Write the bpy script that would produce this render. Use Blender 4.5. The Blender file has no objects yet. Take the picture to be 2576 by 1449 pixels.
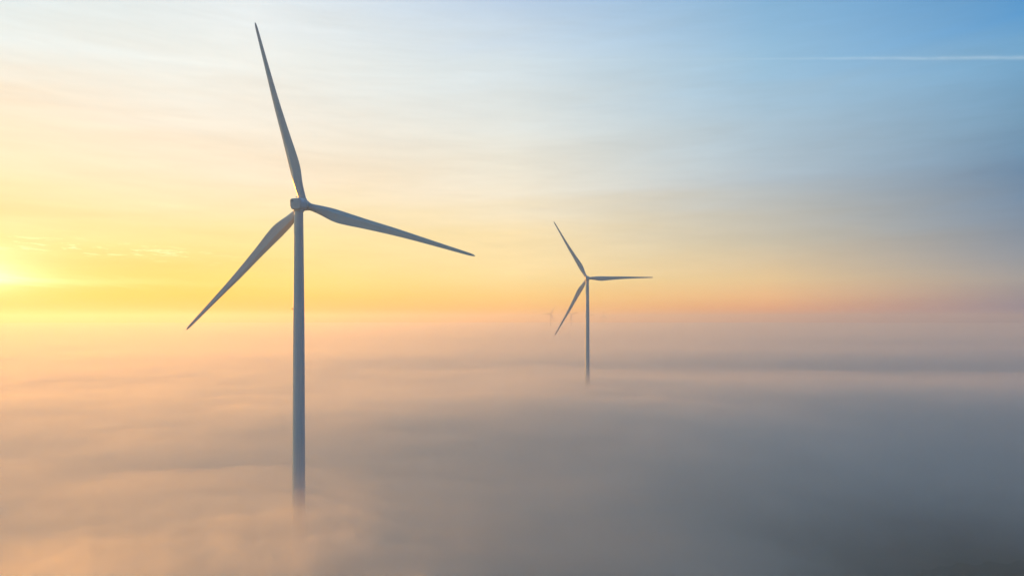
import bpy, bmesh, math, random
from mathutils import Vector, Matrix, noise

sc = bpy.context.scene
COL = sc.collection
R_ = math.radians
PI = math.pi

# ------------------------------------------------------------------ render set-up
sc.render.engine = 'CYCLES'
cy = sc.cycles
cy.max_bounces = 16
cy.diffuse_bounces = 3
cy.glossy_bounces = 3
cy.transmission_bounces = 2
cy.volume_bounces = 10
cy.transparent_max_bounces = 96
cy.use_denoising = True
cy.sample_clamp_indirect = 6.0
vs = sc.view_settings
sc.display_settings.display_device = 'sRGB'
vs.view_transform = 'Standard'
vs.look = 'None'
vs.exposure = 0.0
vs.gamma = 1.0

SUN_AZ, SUN_EL = R_(-39.0), R_(3.5)         # azimuth from +Y (ahead) towards +X (right)
CAM_Z = 81.0


def lin(c):
    c = c / 255.0
    return c / 12.92 if c <= 0.04045 else ((c + 0.055) / 1.055) ** 2.4


def rgb(t, k=1.0):
    return (lin(t[0]) * k, lin(t[1]) * k, lin(t[2]) * k, 1.0)


# ------------------------------------------------------------------ node helpers
class NT:
    def __init__(self, tree):
        self.t = tree
        self.n = tree.nodes
        self.l = tree.links

    def put(self, sock, v):
        if v is None:
            return
        if hasattr(v, 'is_linked') or hasattr(v, 'links'):
            self.l.new(v, sock)
        else:
            sock.default_value = v

    def math(self, op, a, b=None, c=None, clamp=False):
        n = self.n.new('ShaderNodeMath')
        n.operation = op
        n.use_clamp = clamp
        for i, v in enumerate((a, b, c)):
            self.put(n.inputs[i], v)
        return n.outputs[0]

    def maprange(self, v, a, b, c=0.0, d=1.0, kind='LINEAR'):
        n = self.n.new('ShaderNodeMapRange')
        n.interpolation_type = kind
        self.put(n.inputs[0], v)
        for i, x in enumerate((a, b, c, d)):
            self.put(n.inputs[1 + i], x)
        return n.outputs[0]

    def mix(self, f, a, b, blend='MIX'):
        n = self.n.new('ShaderNodeMix')
        n.data_type = 'RGBA'
        n.blend_type = blend
        n.clamp_factor = True
        self.put(n.inputs[0], f)
        self.put(n.inputs[6], a)
        self.put(n.inputs[7], b)
        return n.outputs[2]

    def combine(self, x, y, z):
        n = self.n.new('ShaderNodeCombineXYZ')
        for i, v in enumerate((x, y, z)):
            self.put(n.inputs[i], v)
        return n.outputs[0]

    def noise(self, vec, scale, detail=4.0, rough=0.5, dist=0.0):
        n = self.n.new('ShaderNodeTexNoise')
        self.put(n.inputs['Vector'], vec)
        n.inputs['Scale'].default_value = scale
        n.inputs['Detail'].default_value = detail
        n.inputs['Roughness'].default_value = rough
        n.inputs['Distortion'].default_value = dist
        return n.outputs[0]

    def ramp(self, f, stops, interp='LINEAR'):
        n = self.n.new('ShaderNodeValToRGB')
        cr = n.color_ramp
        cr.interpolation = interp
        while len(cr.elements) > 1:
            cr.elements.remove(cr.elements[-1])
        for i, (p, c) in enumerate(stops):
            e = cr.elements[0] if i == 0 else cr.elements.new(p)
            e.position = p
            e.color = c
        self.put(n.inputs[0], f)
        return n.outputs[0]


# ------------------------------------------------------------------ the sky (world)
w = bpy.data.worlds.new('World')
sc.world = w
w.use_nodes = True
T = NT(w.node_tree)
T.n.clear()
tc = T.n.new('ShaderNodeTexCoord')
sep = T.n.new('ShaderNodeSeparateXYZ')
T.l.new(tc.outputs['Generated'], sep.inputs[0])
X, Y, Z = sep.outputs
az = T.math('ARCTAN2', X, Y)
el = T.math('MULTIPLY', T.math('ARCSINE', Z), 180 / PI)
daz = T.math('MULTIPLY', T.math('ABSOLUTE', T.math('WRAP', T.math('SUBTRACT', az, SUN_AZ), PI, -PI)), 180 / PI)
# long thin cirrus streaks drawn in sky directions (azimuth, elevation); they bend the veil's layers a little
azd = T.math('MULTIPLY', az, 180 / PI)
tilt = T.math('ADD', el, T.math('MULTIPLY', azd, -0.035))
v1 = T.combine(T.math('MULTIPLY', azd, 0.055), T.math('MULTIPLY', tilt, 0.42), 3.7)
n1 = T.math('SUBTRACT', T.noise(v1, 1.0, 5.0, 0.55, 0.4), 0.5)
v2 = T.combine(T.math('MULTIPLY', azd, 0.03), T.math('MULTIPLY', tilt, 0.2), 9.1)
n2 = T.math('SUBTRACT', T.noise(v2, 1.0, 3.0, 0.5, 0.6), 0.5)
warp = T.math('MULTIPLY', T.maprange(el, 1.0, 10.0, 0.1, 1.0, 'SMOOTHSTEP'),
              T.math('ADD', T.math('MULTIPLY', n2, 5.0), T.math('MULTIPLY', n1, 2.0)))
elw = T.math('MAXIMUM', T.math('ADD', el, warp), 0.0)
fac = T.math('SQRT', T.math('DIVIDE', elw, 90.0))

# veil colours: one column per bearing from the sun, one row per elevation
F = 1717.0
ROWS = [(805, None), (780, None), (740, None), (700, None), (600, None), (450, None), (300, None), (150, None), (0, None)]
COLS = [   # (bearing from the sun in degrees, camera azimuth, colours for the rows above, zenith)
    (2.0, -36.9, [(222, 128, 0), (230, 156, 8), (236, 188, 42), (240, 206, 96), (246, 222, 142), (252, 236, 190), (252, 236, 208), (240, 243, 234), (226, 240, 242)], (92, 110, 114)),
    (18.0, -20.7, [(230, 148, 10), (240, 174, 34), (250, 210, 90), (252, 224, 122), (252, 234, 164), (253, 236, 206), (246, 241, 226), (240, 244, 238), (230, 240, 244)], (82, 104, 112)),
    (39.0, 0.0, [(255, 168, 76), (255, 192, 92), (255, 215, 128), (255, 228, 158), (254, 232, 180), (240, 232, 210), (226, 232, 228), (214, 228, 234), (186, 210, 234)], (60, 96, 124)),
    (59.5, 20.5, [(240, 146, 100), (255, 164, 98), (250, 196, 134), (238, 206, 152), (202, 194, 172), (178, 192, 200), (170, 196, 212), (152, 193, 220), (132, 182, 220)], (44, 94, 136)),
    (76.0, 36.9, [(92, 106, 142), (112, 116, 146), (150, 144, 148), (162, 159, 155), (130, 147, 164), (106, 140, 170), (116, 158, 188), (116, 170, 208), (86, 154, 208)], (8, 88, 156)),
    (115.0, 55.0, [(6, 64, 122), (8, 70, 130), (14, 76, 138), (24, 84, 144), (36, 92, 150), (52, 102, 150), (52, 108, 160), (48, 112, 168), (42, 110, 170)], (14, 100, 158)),
    (180.0, 55.0, [(188, 180, 156), (192, 184, 160), (194, 188, 164), (188, 184, 166), (168, 174, 166), (146, 164, 172), (122, 152, 174), (98, 138, 174), (64, 124, 176)], (2, 88, 160)),
]
SKY_GAIN = 1.05
veil = None
prev_b = None
for b, ca, cols, zen in COLS:
    stops = []
    for (y, _), c in zip(ROWS, cols):
        e = math.degrees(math.atan((805 - y) / F * math.cos(R_(ca))))
        stops.append((math.sqrt(max(e, 0) / 90.0), rgb(c, SKY_GAIN)))
    stops.append((0.86, rgb(zen, SKY_GAIN)))
    r = T.ramp(fac, stops, 'LINEAR')
    veil = r if veil is None else T.mix(T.maprange(daz, prev_b, b), veil, r)
    prev_b = b
# brightness streaks of the veil, from broad bands to fine slanting fibres
diag = T.math('ADD', el, T.math('MULTIPLY', azd, 0.09))
v3 = T.combine(T.math('MULTIPLY', azd, 0.10), T.math('MULTIPLY', diag, 1.15), 6.3)
n3 = T.math('SUBTRACT', T.noise(v3, 1.0, 6.0, 0.62, 0.8), 0.5)
v4 = T.combine(T.math('MULTIPLY', azd, 0.16), T.math('MULTIPLY', tilt, 2.4), 14.9)
n4 = T.math('SUBTRACT', T.noise(v4, 1.0, 5.0, 0.6, 0.5), 0.5)
fine = T.math('ADD', T.math('MULTIPLY', n3, 0.10), T.math('MULTIPLY', n4, 0.065))
streak = T.math('ADD', 1.0, T.math('MULTIPLY', T.math('ADD', fine, T.math('ADD', T.math('MULTIPLY', n1, 0.20), T.math('MULTIPLY', n2, 0.18))),
                                   T.maprange(el, 0.5, 6.0, 0.15, 1.0, 'SMOOTHSTEP')))
veil = T.mix(1.0, veil, T.combine(streak, streak, streak), 'MULTIPLY')

# gain added to the unseen left sky to lighten the towers' left sides
left = T.math('ADD', 1.0, T.math('MULTIPLY', T.math('MULTIPLY', T.maprange(az, R_(-48), R_(-85), 0.0, 0.9, 'SMOOTHSTEP'),
                                                        T.maprange(az, R_(-176), R_(-140), 0.0, 1.0, 'SMOOTHSTEP')),
                                T.maprange(el, 25.0, 60.0, 1.0, 0.0, 'SMOOTHSTEP')))
veil = T.mix(1.0, veil, T.combine(left, T.math('MULTIPLY_ADD', left, 0.85, 0.15), T.math('MULTIPLY_ADD', left, 0.35, 0.65)), 'MULTIPLY')

# clear sky behind the veil
sky = T.n.new('ShaderNodeTexSky')
sky.sky_type = 'NISHITA'
sky.sun_disc = False
sky.sun_elevation = SUN_EL
sky.sun_rotation = SUN_AZ
sky.altitude = 100
sky.air_density = 1.0
sky.dust_density = 2.0
sky.ozone_density = 2.0
clear = T.mix(1.0, sky.outputs[0], (0.05, 0.05, 0.05, 1.0), 'MULTIPLY')
skyc = T.mix(0.94, clear, veil)

# aureole round the sun behind thin cloud
sd = Vector((math.sin(SUN_AZ) * math.cos(SUN_EL), math.cos(SUN_AZ) * math.cos(SUN_EL), math.sin(SUN_EL)))
dotn = T.n.new('ShaderNodeVectorMath')
dotn.operation = 'DOT_PRODUCT'
T.l.new(tc.outputs['Generated'], dotn.inputs[0])
dotn.inputs[1].default_value = sd
ang = T.math('MULTIPLY', T.math('ARCCOSINE', T.math('MINIMUM', dotn.outputs['Value'], 0.999999)), 180 / PI)
eds = T.math('SUBTRACT', el, 3.1)
dz4 = T.math('MULTIPLY', daz, 0.36)
flat_ang = T.math('SQRT', T.math('ADD', T.math('MULTIPLY', dz4, dz4), T.math('MULTIPLY', eds, eds)))
g1 = T.math('MULTIPLY', T.math('EXPONENT', T.math('MULTIPLY', flat_ang, -1 / 0.9)), 1.5)
g2 = T.math('MULTIPLY', T.math('EXPONENT', T.math('MULTIPLY', ang, -1 / 9.0)), 0.02)
ed3 = T.math('ADD', T.math('SUBTRACT', el, 2.75), T.math('MULTIPLY', n3, 1.4))
g3 = T.math('MULTIPLY', T.math('MULTIPLY', T.math('EXPONENT', T.math('MULTIPLY', T.math('MULTIPLY', ed3, ed3), -14.0)),
                               T.math('EXPONENT', T.math('MULTIPLY', daz, -1 / 6.0))), 0.45)
g2 = T.math('ADD', g2, g3)
glow = T.math('MULTIPLY', T.math('ADD', g1, g2), T.math('ADD', 1.0, T.math('MULTIPLY', n1, 1.2)))
glowc = T.mix(1.0, (1.0, 0.88, 0.68, 1), T.combine(glow, glow, glow), 'MULTIPLY')
skyc = T.mix(1.0, skyc, glowc, 'ADD')

# small bright cloudlets low on the left, above the sun
cv = T.combine(T.math('MULTIPLY', azd, 0.7), T.math('MULTIPLY', T.math('ADD', el, T.math('MULTIPLY', azd, 0.02)), 4.0), 1.3)
cn = T.maprange(T.noise(cv, 1.0, 6.0, 0.62, 0.2), 0.53, 0.66, 0.0, 1.0, 'SMOOTHSTEP')
cel = T.math('SUBTRACT', el, T.math('ADD', 5.2, T.math('MULTIPLY', T.math('ADD', azd, 36.0), -0.03)))
cm = T.math('EXPONENT', T.math('MULTIPLY', T.math('MULTIPLY', cel, cel), -4.0))
cm2 = T.maprange(daz, 10.0, 22.0, 1.0, 0.0, 'SMOOTHSTEP')
cl = T.math('MULTIPLY', T.math('MULTIPLY', cn, cm), T.math('MULTIPLY', cm2, 0.26))
skyc = T.mix(1.0, skyc, T.mix(1.0, (1.0, 0.95, 0.85, 1), T.combine(cl, cl, cl), 'MULTIPLY'), 'ADD')

# a thin old contrail: a line in one plane through the viewer's sky
tel = T.math('DIVIDE', Z, T.math('MAXIMUM', Y, 0.05))                 # height of the line above a straight level edge
taz = T.math('DIVIDE', X, T.math('MAXIMUM', Y, 0.05))
wob = T.math('MULTIPLY', T.math('SUBTRACT', T.noise(T.combine(T.math('MULTIPLY', taz, 14.0), 0.0, 0.5), 1.0, 3.0), 0.5), 0.0028)
cd = T.math('ABSOLUTE', T.math('SUBTRACT', T.math('ADD', tel, wob),
                               T.math('ADD', 0.3796, T.math('MULTIPLY', taz, 0.0060))))
wid = T.maprange(taz, 0.3, 0.75, 0.0013, 0.0030)
cc = T.math('EXPONENT', T.math('MULTIPLY', T.math('POWER', T.math('DIVIDE', cd, wid), 2.0), -1.0))
lump = T.maprange(T.noise(T.combine(T.math('MULTIPLY', taz, 22.0), T.math('MULTIPLY', tel, 60.0), 2.0), 1.0, 4.0, 0.6), 0.3, 0.7, 0.35, 1.15)
ca_ = T.math('ADD', T.maprange(taz, 0.30, 0.62, 0.0, 0.20, 'SMOOTHSTEP'), T.maprange(taz, -0.2, 0.05, 0.0, 0.09, 'SMOOTHSTEP'))
ca_ = T.math('MULTIPLY', ca_, T.maprange(Y, 0.1, 0.2, 0.0, 1.0))
cc = T.math('MULTIPLY', T.math('MULTIPLY', cc, lump), ca_)
skyc = T.mix(cc, skyc, (0.72, 0.86, 0.92, 1))

bg = T.n.new('ShaderNodeBackground')
T.l.new(skyc, bg.inputs['Color'])
bg.inputs['Strength'].default_value = 1.0
wo = T.n.new('ShaderNodeOutputWorld')
T.l.new(bg.outputs[0], wo.inputs['Surface'])

# ------------------------------------------------------------------ sun
ld = bpy.data.lights.new('sun', 'SUN')
ld.energy = 5.0
ld.angle = R_(0.5)
ld.color = (1.0, 0.36, 0.02)
so = bpy.data.objects.new('sun', ld)
COL.objects.link(so)
so.rotation_euler = sd.to_track_quat('Z', 'Y').to_euler()
so.location = (0, 0, 400)

# ------------------------------------------------------------------ camera
cd_ = bpy.data.cameras.new('camera')
cam = bpy.data.objects.new('camera', cd_)
COL.objects.link(cam)
cam.location = (0, 0, CAM_Z)
cam.rotation_euler = (R_(90), 0, 0)
cd_.sensor_width = 36.0
cd_.lens = 1717.0 / 2576 * 36.0
cd_.shift_y = (805 - 724.5) / 2576.0
cd_.clip_start = 0.5
cd_.clip_end = 60000
sc.camera = cam


# ------------------------------------------------------------------ materials
def paint(name, base, rough=0.45, streak_amt=0.12, scale=(0.6, 0.6, 0.05)):
    m = bpy.data.materials.new(name)
    m.use_nodes = True
    t = NT(m.node_tree)
    b = t.n['Principled BSDF']
    co = t.n.new('ShaderNodeTexCoord')
    mp = t.n.new('ShaderNodeMapping')
    mp.inputs['Scale'].default_value = scale
    t.l.new(co.outputs['Object'], mp.inputs[0])
    a = t.noise(mp.outputs[0], 3.0, 6.0, 0.65)
    f = t.maprange(a, 0.3, 0.75, 0.0, streak_amt)
    dirt = (base[0] * 0.45, base[1] * 0.42, base[2] * 0.37, 1)
    c = t.mix(f, (*base, 1), dirt)
    t.l.new(c, b.inputs['Base Color'])
    t.l.new(t.maprange(a, 0.3, 0.7, rough - 0.06, rough + 0.1), b.inputs['Roughness'])
    b.inputs['Specular IOR Level'].default_value = 0.4
    return m


def flat(name, base, rough=0.6, metal=0.0):
    m = bpy.data.materials.new(name)
    m.use_nodes = True
    t = NT(m.node_tree)
    b = t.n['Principled BSDF']
    co = t.n.new('ShaderNodeTexCoord')
    a = t.noise(co.outputs['Object'], 4.0, 4.0)
    c = t.mix(t.maprange(a, 0.3, 0.7, 0.0, 0.35), (*base, 1), (base[0] * .6, base[1] * .6, base[2] * .6, 1))
    t.l.new(c, b.inputs['Base Color'])
    b.inputs['Roughness'].default_value = rough
    b.inputs['Metallic'].default_value = metal
    return m


M_TOWER = paint('tower_paint', (0.80, 0.76, 0.66), 0.5, 0.35, (0.9, 0.9, 0.03))
M_BLADE = paint('blade_gelcoat', (0.80, 0.76, 0.66), 0.42, 0.30, (0.7, 0.7, 0.05))
M_NAC = paint('nacelle_paint', (0.80, 0.76, 0.66), 0.42, 0.25, (0.5, 0.5, 0.3))
M_HUB = paint('hub_paint', (0.80, 0.76, 0.66), 0.42, 0.30, (0.5, 0.5, 0.3))
M_SHEEN = flat('sky_sheen', (0.84, 0.86, 0.86), 0.3)  # paler than the nacelle paint: reflected sky put into the colour
M_DARK = flat('dark_rubber', (0.02, 0.02, 0.02), 0.8)
M_STEEL = flat('galvanised_steel', (0.45, 0.45, 0.46), 0.35, 0.8)
M_RED = flat('red_lamp_glass', (0.45, 0.05, 0.03), 0.25)


# ------------------------------------------------------------------ mesh helpers
def link(name, bm, mat, parent=None, mtx=None, smooth=True):
    me = bpy.data.meshes.new(name)
    bmesh.ops.recalc_face_normals(bm, faces=bm.faces[:])
    if smooth:
        for f in bm.faces:
            f.smooth = True
        for e in bm.edges:
            if len(e.link_faces) == 2 and e.calc_face_angle(0) > R_(38):
                e.smooth = False
    bm.to_mesh(me)
    bm.free()
    me.materials.append(mat)
    o = bpy.data.objects.new(name, me)
    COL.objects.link(o)
    if parent is not None:
        o.parent = parent
    if mtx is not None:
        o.matrix_local = mtx
    return o


def loft(bm, rings, cap0=True, cap1=True):
    vs_ = [[bm.verts.new(p) for p in r] for r in rings]
    n = len(vs_[0])
    for a, b in zip(vs_[:-1], vs_[1:]):
        for i in range(n):
            j = (i + 1) % n
            bm.faces.new((a[i], a[j], b[j], b[i]))
    if cap0:
        bm.faces.new(list(reversed(vs_[0])))
    if cap1:
        bm.faces.new(vs_[-1])
    return vs_


def lathe_z(bm, prof, n=48):
    loft(bm, [[(r * math.cos(2 * PI * i / n), r * math.sin(2 * PI * i / n), z) for i in range(n)] for r, z in prof])


def lathe_y(bm, prof, n=48):
    loft(bm, [[(r * math.cos(2 * PI * i / n), y, r * math.sin(2 * PI * i / n)) for i in range(n)] for r, y in prof])


def box(bm, c, s, bev=0.0):
    g = bmesh.ops.create_cube(bm, size=1.0)
    for v in g['verts']:
        v.co = Vector((v.co.x * s[0] + c[0], v.co.y * s[1] + c[1], v.co.z * s[2] + c[2]))
    if bev:
        es = list({e for v in g['verts'] for e in v.link_edges})
        bmesh.ops.bevel(bm, geom=es, offset=bev, segments=2, affect='EDGES', profile=0.6)


def tube(bm, p, q, r, n=10):
    p, q = Vector(p), Vector(q)
    d = (q - p).normalized()
    a = d.orthogonal().normalized()
    b = d.cross(a)
    loft(bm, [[o + (a * math.cos(2 * PI * i / n) + b * math.sin(2 * PI * i / n)) * r for i in range(n)] for o in (p, q)])


def interp(tab, x):
    if x <= tab[0][0]:
        return tab[0][1]
    for (a, p), (b, q) in zip(tab[:-1], tab[1:]):
        if x <= b:
            t = (x - a) / (b - a)
            return p + (q - p) * t
    return tab[-1][1]


def smooth_interp(tab, x):
    # Catmull-Rom through the table
    if x <= tab[0][0]:
        return tab[0][1]
    for i in range(len(tab) - 1):
        a, p = tab[i]
        b, q = tab[i + 1]
        if x <= b:
            t = (x - a) / (b - a)
            m0 = (q - tab[i - 1][1]) / (b - tab[i - 1][0]) if i > 0 else (q - p) / (b - a)
            m1 = (tab[i + 2][1] - p) / (tab[i + 2][0] - a) if i + 2 < len(tab) else (q - p) / (b - a)
            h = b - a
            return ((2 * t ** 3 - 3 * t ** 2 + 1) * p + (t ** 3 - 2 * t ** 2 + t) * h * m0 +
                    (-2 * t ** 3 + 3 * t ** 2) * q + (t ** 3 - t ** 2) * h * m1)
    return tab[-1][1]


# ------------------------------------------------------------------ turbine pieces
RAD = 58.5
CHORD = [(1.0, 2.35), (3.0, 2.35), (6.0, 2.95), (9.5, 3.85), (12.5, 4.15), (16, 3.85), (22, 3.15), (30, 2.5), (38, 1.9), (46, 1.42),
         (53, 1.06), (56.5, 0.86), (57.8, 0.62), (58.5, 0.2)]
THICK = [(1.0, 1.0), (3.0, 0.99), (6.0, 0.66), (9.5, 0.42), (12.5, 0.34), (18, 0.28), (30, 0.23), (45, 0.19), (58.5, 0.16)]
ROUND = [(1.0, 1.0), (2.8, 1.0), (6.0, 0.5), (10.0, 0.08), (12.0, 0.0), (58.5, 0.0)]
TWIST = [(1.0, 15.0), (6.0, 15.0), (12.5, 12.0), (20, 7.5), (30, 4.5), (42, 2.0), (58.5, 0.0)]
AXIS = [(1.0, 0.5), (3.0, 0.5), (12.5, 0.40), (22, 0.44), (34, 0.54), (46, 0.54), (58.5, 0.5)]


XS = [1.0, 0.93, 0.84, 0.74, 0.63, 0.53, 0.44, 0.36, 0.28, 0.2, 0.13, 0.085, 0.05, 0.024, 0.007, 0.0]


def blade_bm(pitch=3.0, nst=58):
    """Span along +Z, leading edge +X, suction side +Y (the side away from the wind)."""
    bm = bmesh.new()
    rings = []
    for k in range(nst):
        s = k / (nst - 1)
        r = 1.0 + (RAD - 1.0) * (s if s < 0.9 else 0.9 + (s - 0.9) * 1.0)
        if k >= nst - 6:
            r = RAD - [2.2, 1.4, 0.8, 0.4, 0.14, 0.0][k - (nst - 6)]
        c, th = smooth_interp(CHORD, r), interp(THICK, r)
        rd, tw, ax = smooth_interp(ROUND, r), interp(TWIST, r) + pitch, smooth_interp(AXIS, r)
        rd = min(1, max(0, rd))
        pts = []
        for i in range(2 * len(XS) - 2):
            if i < len(XS):               # suction side TE -> LE
                x, sgn = XS[i], 1
            else:                         # pressure side LE -> TE
                x, sgn = XS[2 * len(XS) - 2 - i], -1
            q = math.acos(2 * x - 1) / PI          # 0 at TE, 1 at LE
            if sgn > 0:                   # a faceted crest at 36 % chord, then a straight run to the trailing edge
                if x < 0.36:
                    y = min(math.sqrt(max(0.0, 1 - ((0.36 - x) / 0.36) ** 2)), 0.42 + 0.58 * x / 0.36)
                else:
                    y = 1 - (x - 0.36) / 0.64
            else:
                y = math.sqrt(max(0.0, 1 - ((0.34 - x) / 0.34) ** 2)) if x < 0.34 else 1 - 0.85 * (x - 0.34) / 0.66 - 0.15 * ((x - 0.34) / 0.66) ** 2
            y = y * 0.5 * th * (1.2 if sgn > 0 else 0.85) * sgn
            cx, cyy = 0.5 * math.cos(PI * q), 0.5 * math.sin(PI * q) * sgn
            px = (ax - x) * (1 - rd) + (-cx) * rd
            py = y * (1 - rd) + cyy * rd
            pts.append((px * c, py * c))
        b = R_(tw)
        ring = []
        for px, py in pts:
            ring.append((px * math.cos(b) + py * math.sin(b), -px * math.sin(b) + py * math.cos(b), r))
        rings.append(ring)
    vv = loft(bm, rings)
    bm.edges.ensure_lookup_table()
    for a, b in zip(vv[:-1], vv[1:]):              # the crest line stays crisp beyond the root
        if a[7].co.z > 7.0:
            bm.edges.get((a[7], b[7])).smooth = False
    return bm


def super_ring(w_, h_, n_, y, zc=0.0, cnt=56, low=1.0):
    out = []
    for i in range(cnt):
        t = 2 * PI * i / cnt
        c, s = math.cos(t), math.sin(t)
        e = n_ if s > 0 else n_ * low
        out.append((w_ / 2 * math.copysign(abs(c) ** (2 / e), c), y, zc + h_ / 2 * math.copysign(abs(s) ** (2 / e), s)))
    return out


def tower_bm(top):
    bm = bmesh.new()
    key = [(0.0, 2.12), (31.0, 1.98), (81.0, 1.76), (100, 1.56), (top, 1.36)]
    prof = []
    seams = [22.0, 46.0, 70.0, 92.5]
    z = 0.0
    zs = sorted(set([0.0, 10, 35, 58, 81, 86, 105, 110, top] + seams))
    for z in zs:
        r = interp(key, z)
        if z in seams:
            prof += [(r, z - 0.09), (r + 0.018, z - 0.07), (r + 0.018, z + 0.07), (r, z + 0.09)]
        else:
            prof.append((r, z))
    lathe_z(bm, prof, 64)
    return bm


def nacelle_bm():
    bm = bmesh.new()
    rings = [super_ring(2.9, 2.7, 3.6, -6.28, -0.06),
             super_ring(3.25, 3.1, 3.8, -6.22, -0.06),
             super_ring(3.5, 3.4, 4.0, -6.05, -0.05, low=0.85),
             super_ring(3.62, 3.52, 4.2, -5.7, -0.04, low=0.85),
             super_ring(3.72, 3.6, 4.0, -4.2, -0.02, low=0.85),
             super_ring(3.95, 3.8, 3.2, -3.3, 0.0),
             super_ring(4.2, 4.2, 2.2, -2.75, 0.0)]
    loft(bm, rings)
    return bm


def hub_bm():
    bm = bmesh.new()
    lathe_y(bm, [(1.5, -1.62), (1.72, -1.5), (1.8, -1.0), (1.82, 0.0), (1.72, 0.9), (1.45, 1.7), (1.0, 2.3), (0.5, 2.62), (0.06, 2.72)], 56)
    for k in range(3):
        t = k * 2 * PI / 3
        d = Vector((math.sin(t), 0, math.cos(t)))
        a = Vector((0, 1, 0))
        b = d.cross(a)
        rr = []
        for q, h in ((1.3, 0.6), (1.3, 1.72), (1.24, 1.86), (1.24, 1.95)):
            rr.append([d * h + (a * math.cos(2 * PI * i / 40) + b * math.sin(2 * PI * i / 40)) * q for i in range(40)])
        loft(bm, rr)
    return bm


MESH = {}


def empty(name, loc):
    o = bpy.data.objects.new(name, None)
    COL.objects.link(o)
    o.location = loc
    o.empty_display_size = 5
    return o


def shared(key, name, maker, mat, parent, mtx=None, smooth=True):
    """First use builds the mesh, later ones copy the object (mesh data shared)."""
    if key not in MESH:
        o = link(name, maker(), mat, parent, mtx, smooth)
        MESH[key] = o
        return o
    o = MESH[key].copy()
    COL.objects.link(o)
    o.parent = parent
    o.matrix_local = mtx if mtx is not None else Matrix.Identity(4)
    return o


def vent_bm():
    bm = bmesh.new()
    lathe_y(bm, [(0.34, -6.10), (0.40, -6.36), (0.38, -6.40), (0.33, -6.38), (0.31, -6.2)], 28)
    bmesh.ops.translate(bm, vec=(-0.98, 0, 1.02), verts=bm.verts[:])
    return bm


def hatch_bm():
    bm = bmesh.new()
    box(bm, (-0.32, -6.27, 0.02), (1.55, 0.07, 1.0), 0.02)
    return bm


def seam_bm():
    bm = bmesh.new()
    # thin joint strips on the rear face
    box(bm, (0.62, -6.27, 0.0), (0.05, 0.055, 2.5), 0.0)
    box(bm, (0.98, -6.26, 0.0), (0.04, 0.05, 2.3), 0.0)
    box(bm, (0.0, -6.265, -0.66), (2.6, 0.05, 0.05), 0.0)
    return bm


def sheen_bm():
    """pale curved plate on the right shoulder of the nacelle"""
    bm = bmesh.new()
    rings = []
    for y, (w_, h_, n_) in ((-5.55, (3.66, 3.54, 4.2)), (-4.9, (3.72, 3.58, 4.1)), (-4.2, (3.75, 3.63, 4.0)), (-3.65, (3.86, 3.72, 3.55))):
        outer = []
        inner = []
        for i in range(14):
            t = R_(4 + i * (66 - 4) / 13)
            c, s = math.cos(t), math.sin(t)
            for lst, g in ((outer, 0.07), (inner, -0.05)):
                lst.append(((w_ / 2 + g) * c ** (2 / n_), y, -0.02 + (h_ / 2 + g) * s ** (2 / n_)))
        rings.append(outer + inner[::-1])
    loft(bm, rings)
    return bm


def vane_bm():
    bm = bmesh.new()
    tube(bm, (0.1, -5.1, 1.7), (0.1, -5.1, 2.25), 0.05)
    tube(bm, (-0.2, -5.1, 2.2), (0.4, -5.1, 2.2), 0.04)
    for x in (-0.2, 0.1, 0.4):
        bmesh.ops.create_uvsphere(bm, u_segments=10, v_segments=6, radius=0.1, matrix=Matrix.Translation((x, -5.1, 2.24)))
    return bm


def yaw_bm():
    bm = bmesh.new()
    lathe_z(bm, [(1.45, -0.55), (1.62, -0.5), (1.62, 0.1), (1.5, 0.2)], 48)
    return bm


def drum_bm():
    bm = bmesh.new()
    lathe_y(bm, [(1.95, -2.95), (2.17, -2.82), (2.22, -2.6), (2.22, -1.95), (2.16, -1.8), (1.9, -1.66)], 64)
    return bm


def lamp_bm():
    bm = bmesh.new()
    lathe_z(bm, [(0.10, -0.22), (0.17, -0.18), (0.17, 0.14), (0.12, 0.24), (0.02, 0.27)], 14)
    tube(bm, (0, 0, -0.1), (0.4, 0, -0.1), 0.05)
    return bm


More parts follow.
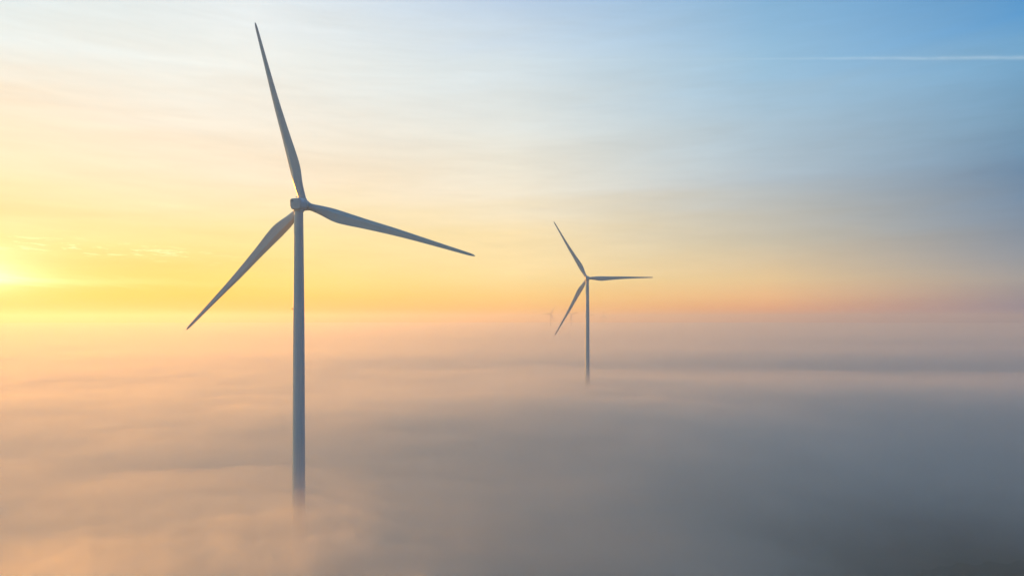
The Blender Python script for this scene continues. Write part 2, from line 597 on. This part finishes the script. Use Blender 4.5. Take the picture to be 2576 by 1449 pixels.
def turbine(rx, ry, rz, yaw, psi, label, group=None, detail=True, tilt=5.0, cone=-1.5):
    """rotor centre, yaw and blade angle (degrees); the tower stands at z = 0."""
    th, tl = R_(yaw), R_(tilt)
    ah = Vector((math.sin(th), math.cos(th), 0))
    a = Vector((math.sin(th) * math.cos(tl), math.cos(th) * math.cos(tl), math.sin(tl)))
    u = Vector((math.cos(th), -math.sin(th), 0))
    v = u.cross(a)
    base = Vector((rx, ry, 0)) - ah * 3.75
    base.z = rz - 117.75
    root = empty('wind_turbine', base)
    root['label'] = label
    root['category'] = 'wind turbine'
    if group:
        root['group'] = group
    c = Vector((rx, ry, rz)) - base                     # rotor centre in the turbine's own frame
    frame = Matrix((u, a, v)).transposed().to_4x4()
    frame.translation = c
    I = Matrix.Identity(4)
    tower = shared('tower', 'tower', lambda: tower_bm(115.35), M_TOWER, root)
    nac = shared('nacelle', 'nacelle', nacelle_bm, M_NAC, root, frame)
    shared('yaw', 'yaw_bearing', yaw_bm, M_HUB, root, Matrix.Translation((0, 0, 115.6)))
    shared('drum', 'generator', drum_bm, M_HUB, root, frame)
    hm = frame @ Matrix.Rotation(R_(psi), 4, 'Y')
    shared('hub', 'hub', hub_bm, M_HUB, root, hm)
    if detail:
        shared('vent', 'vent', vent_bm, M_DARK, nac)
        shared('hatch', 'hatch', hatch_bm, M_NAC, nac)
        shared('seam', 'panel_joint', seam_bm, M_HUB, nac)
        shared('sheen', 'side_sheen', sheen_bm, M_SHEEN, nac)
        shared('vane', 'wind_sensor', vane_bm, M_STEEL, nac)
        shared('lamp', 'warning_lamp', lamp_bm, M_RED, tower, Matrix.Translation((-1.95, -0.2, 84.5)))
    for k in range(3):
        t = R_(psi + 120 * k)
        d = v * math.cos(t) + u * math.sin(t)
        e = -u * math.cos(t) + v * math.sin(t)
        cn_ = R_(cone)
        d2 = d * math.cos(cn_) + a * math.sin(cn_)
        yv = d2.cross(e)
        m = Matrix((e, yv, d2)).transposed().to_4x4()
        m.translation = c
        shared('blade', 'blade', blade_bm, M_BLADE, root, m)
    return root


turbine(-66.6, 218.7, CAM_Z + 36.75, 9.1, -13.1,
        'nearest and largest white wind turbine, rising from orange fog at left')
turbine(67.05, 610.0, CAM_Z + 37.25, 2.0, -30.7,
        'mid-sized white wind turbine right of centre, tower base sunk in pinkish fog')


def far(px, py, dist, yaw, psi, label):
    turbine((px - 1288) / F * dist, dist, CAM_Z + (805 - py) / F * dist, yaw, psi, label,
            'faint wind turbines on the hazy horizon', detail=False)


far(1385.4, 789.4, 4220, 4, 30, 'faint hazy wind turbine, leftmost of the tiny ones on the horizon')
far(1437.5, 791.0, 4590, 6, 72, 'faint hazy wind turbine crossed by the lower blade of the mid-sized turbine')
far(1479.0, 793.3, 4950, 30, 82, 'faint hazy wind turbine hidden behind the mid-sized tower, one blade sticking out')
far(1518.0, 794.7, 5600, 38, 2, 'faintest tiny wind turbine on the horizon, just right of the mid-sized tower')


# ------------------------------------------------------------------ ground
def ground():
    m = bpy.data.materials.new('fields')
    m.use_nodes = True
    t = NT(m.node_tree)
    b = t.n['Principled BSDF']
    co = t.n.new('ShaderNodeTexCoord')
    vor = t.n.new('ShaderNodeTexVoronoi')
    vor.inputs['Scale'].default_value = 0.006
    t.l.new(co.outputs['Object'], vor.inputs['Vector'])
    fields = t.ramp(vor.outputs['Color'], [(0.0, (0.015, 0.04, 0.03, 1)), (0.4, (0.025, 0.055, 0.03, 1)), (0.7, (0.03, 0.06, 0.035, 1)), (1.0, (0.03, 0.045, 0.03, 1))])
    n = t.noise(co.outputs['Object'], 0.05, 6.0, 0.6)
    c = t.mix(t.maprange(n, 0.35, 0.7, 0.0, 0.6), fields, (0.012, 0.028, 0.018, 1))
    t.l.new(c, b.inputs['Base Color'])
    b.inputs['Roughness'].default_value = 1.0
    b.inputs['Specular IOR Level'].default_value = 0.1
    bm = bmesh.new()
    L = 14000
    k = 40
    g = [[bm.verts.new((-L + 2 * L * i / k, -L + 2 * L * j / k, 0)) for i in range(k + 1)] for j in range(k + 1)]
    for j in range(k):
        for i in range(k):
            bm.faces.new((g[j][i], g[j][i + 1], g[j + 1][i + 1], g[j + 1][i]))
    o = link('ground', bm, m, smooth=False)
    o['kind'] = 'structure'


ground()


# ------------------------------------------------------------------ fog bank and haze
def vol_mat(name, density, color, g):
    m = bpy.data.materials.new(name)
    m.use_nodes = True
    nt = m.node_tree
    nt.nodes.clear()
    p = nt.nodes.new('ShaderNodeVolumePrincipled')
    p.inputs['Color'].default_value = (*color, 1)
    p.inputs['Density'].default_value = density
    p.inputs['Anisotropy'].default_value = g
    o = nt.nodes.new('ShaderNodeOutputMaterial')
    nt.links.new(p.outputs[0], o.inputs['Volume'])
    return m


def fbm(x, y, z, octv, gain=0.5):
    s, a = 0.0, 1.0
    for _ in range(octv):
        s += a * noise.noise((x, y, z))
        x, y, z = x * 2.03 + 11.3, y * 2.03 - 7.1, z + 3.1
        a *= gain
    return s


def sstep(a, b, x):
    t = min(1, max(0, (x - a) / (b - a)))
    return t * t * (3 - 2 * t)


def bump(x, y, cx, cy_, rx, ry):
    return math.exp(-((x - cx) / rx) ** 2 - ((y - cy_) / ry) ** 2)


def swell(x, y):
    """large slow waves of the fog top shared by the layers (metres)"""
    h = 4.5 * noise.noise((x / 900.0 + 0.3, y / 420.0 + 0.1, 0.7))
    h += 3.0 * noise.noise((x / 420.0 - 3.1, y / 200.0 + 5.2, 2.7))
    return h


def fog_layer(name, top, amp_swell, amp_fine, seed, mat, fine=60.0, special=None):
    bm = bmesh.new()
    na = 640
    rs = [0.0]
    r = 6.0
    while r < 11500:
        rs.append(r)
        r *= 1.026
    rs.append(11500.0)
    rows = []
    for k, r in enumerate(rs):
        row = []
        fade = 1.0 - 0.75 * sstep(700, 3500, r)
        hi = 1.0 - sstep(250, 1500, r)
        cnt = 1 if k == 0 else na
        for i in range(cnt):
            t = 2 * PI * i / na
            x, y = r * math.sin(t), r * math.cos(t)
            z = top + amp_swell * swell(x, y) * (1 - 0.6 * sstep(2500, 9000, r))
            if hi > 0.01:
                q = fbm(x / fine, y / (fine * 0.8), seed, 6, 0.62)
            else:
                q = fbm(x / fine, y / (fine * 0.8), seed, 2, 0.5)
            z += amp_fine * q * fade
            if special:
                z += special(x, y)
            row.append(bm.verts.new((x, y, max(z, 1.5))))
        rows.append(row)
    c0 = rows[0][0]
    for i in range(na):
        bm.faces.new((c0, rows[1][(i + 1) % na], rows[1][i]))
    for a, b in zip(rows[1:-1], rows[2:]):
        for i in range(na):
            j = (i + 1) % na
            bm.faces.new((a[i], a[j], b[j], b[i]))
    low = [bm.verts.new((v.co.x, v.co.y, -0.6)) for v in rows[-1]]
    for i in range(na):
        j = (i + 1) % na
        bm.faces.new((rows[-1][i], rows[-1][j], low[j], low[i]))
    bm.faces.new(low)
    o = link(name, bm, mat)
    o['kind'] = 'stuff'
    o['label'] = 'bank of low ground fog with a softly billowing top'
    return o


def sp_main(x, y):
    h = 0.0
    h -= 26.0 * bump(x, y, 150, 165, 85, 100)
    h -= 14.0 * bump(x, y, 270, 320, 130, 140)          # thin fog low on the right
    h -= 3.0 * bump(x, y, 10, 260, 60, 90)
    # a sunlit billow in front of the near tower
    e = noise.noise((x / 24.0, y / 24.0, 5.5)) * 16 + noise.noise((x / 9.0, y / 9.0, 1.5)) * 5
    d = min(-14 - x, 172 - y + 0.12 * (x + 60)) + e
    m = sstep(-14, 26, d)
    h += m * (8.5 + 5.5 * fbm(x / 13.0, y / 11.0, 9.3, 6, 0.65))
    h += 4.5 * bump(x, y, -67, 200, 50, 26)
    h += 3.0 * bump(x, y, 66, 596, 90, 30)
    # long ridges and hollows farther out
    wob = 60 * noise.noise((x / 170.0, 3.3, 0.4)) + 25 * noise.noise((x / 60.0, 8.1, 2.4))
    yw = y + wob
    h -= 13.0 * bump(x, yw, 520, 840, 450, 130)
    h -= 6.0 * bump(x, yw, 1100, 1500, 600, 300)
    h += 5.0 * bump(x, yw, 30, 430, 190, 70)
    h += 3.0 * bump(x, yw, 260, 560, 160, 70)
    return h


def sp_upper(x, y):
    return 0.9 * sp_main(x, y)


FOGC = (0.945, 0.952, 0.915)
FOGC2 = (0.89, 0.94, 0.935)
FOGG = 0.56
fog_layer('fog', 19.5, 0.7, 3.2, 2.9, vol_mat('fog_deep', 0.018, FOGC, FOGG), 38.0, sp_main)
fog_layer('fog', 23.5, 0.7, 2.8, 1.3, vol_mat('fog_main', 0.013, FOGC, FOGG), 45.0, sp_main)
fog_layer('fog', 28.0, 0.7, 3.0, 4.1, vol_mat('fog_middle', 0.008, FOGC, FOGG), 60.0, sp_upper)
fog_layer('fog', 33.5, 0.7, 3.5, 7.7, vol_mat('fog_upper', 0.0035, FOGC2, 0.48), 90.0, sp_upper)
fog_layer('fog', 45.0, 0.6, 2.0, 12.2, vol_mat('fog_veil', 0.0009, FOGC2, 0.45), 160.0)

bm = bmesh.new()
box(bm, (0, 0, (184 - 2) / 2), (28400, 28400, 186))
hz = link('haze', bm, vol_mat('haze_air', 1.55e-4, (0.87, 0.92, 0.92), 0.5), smooth=False)
hz['kind'] = 'stuff'
hz['label'] = 'thin morning haze filling the air over the fog'
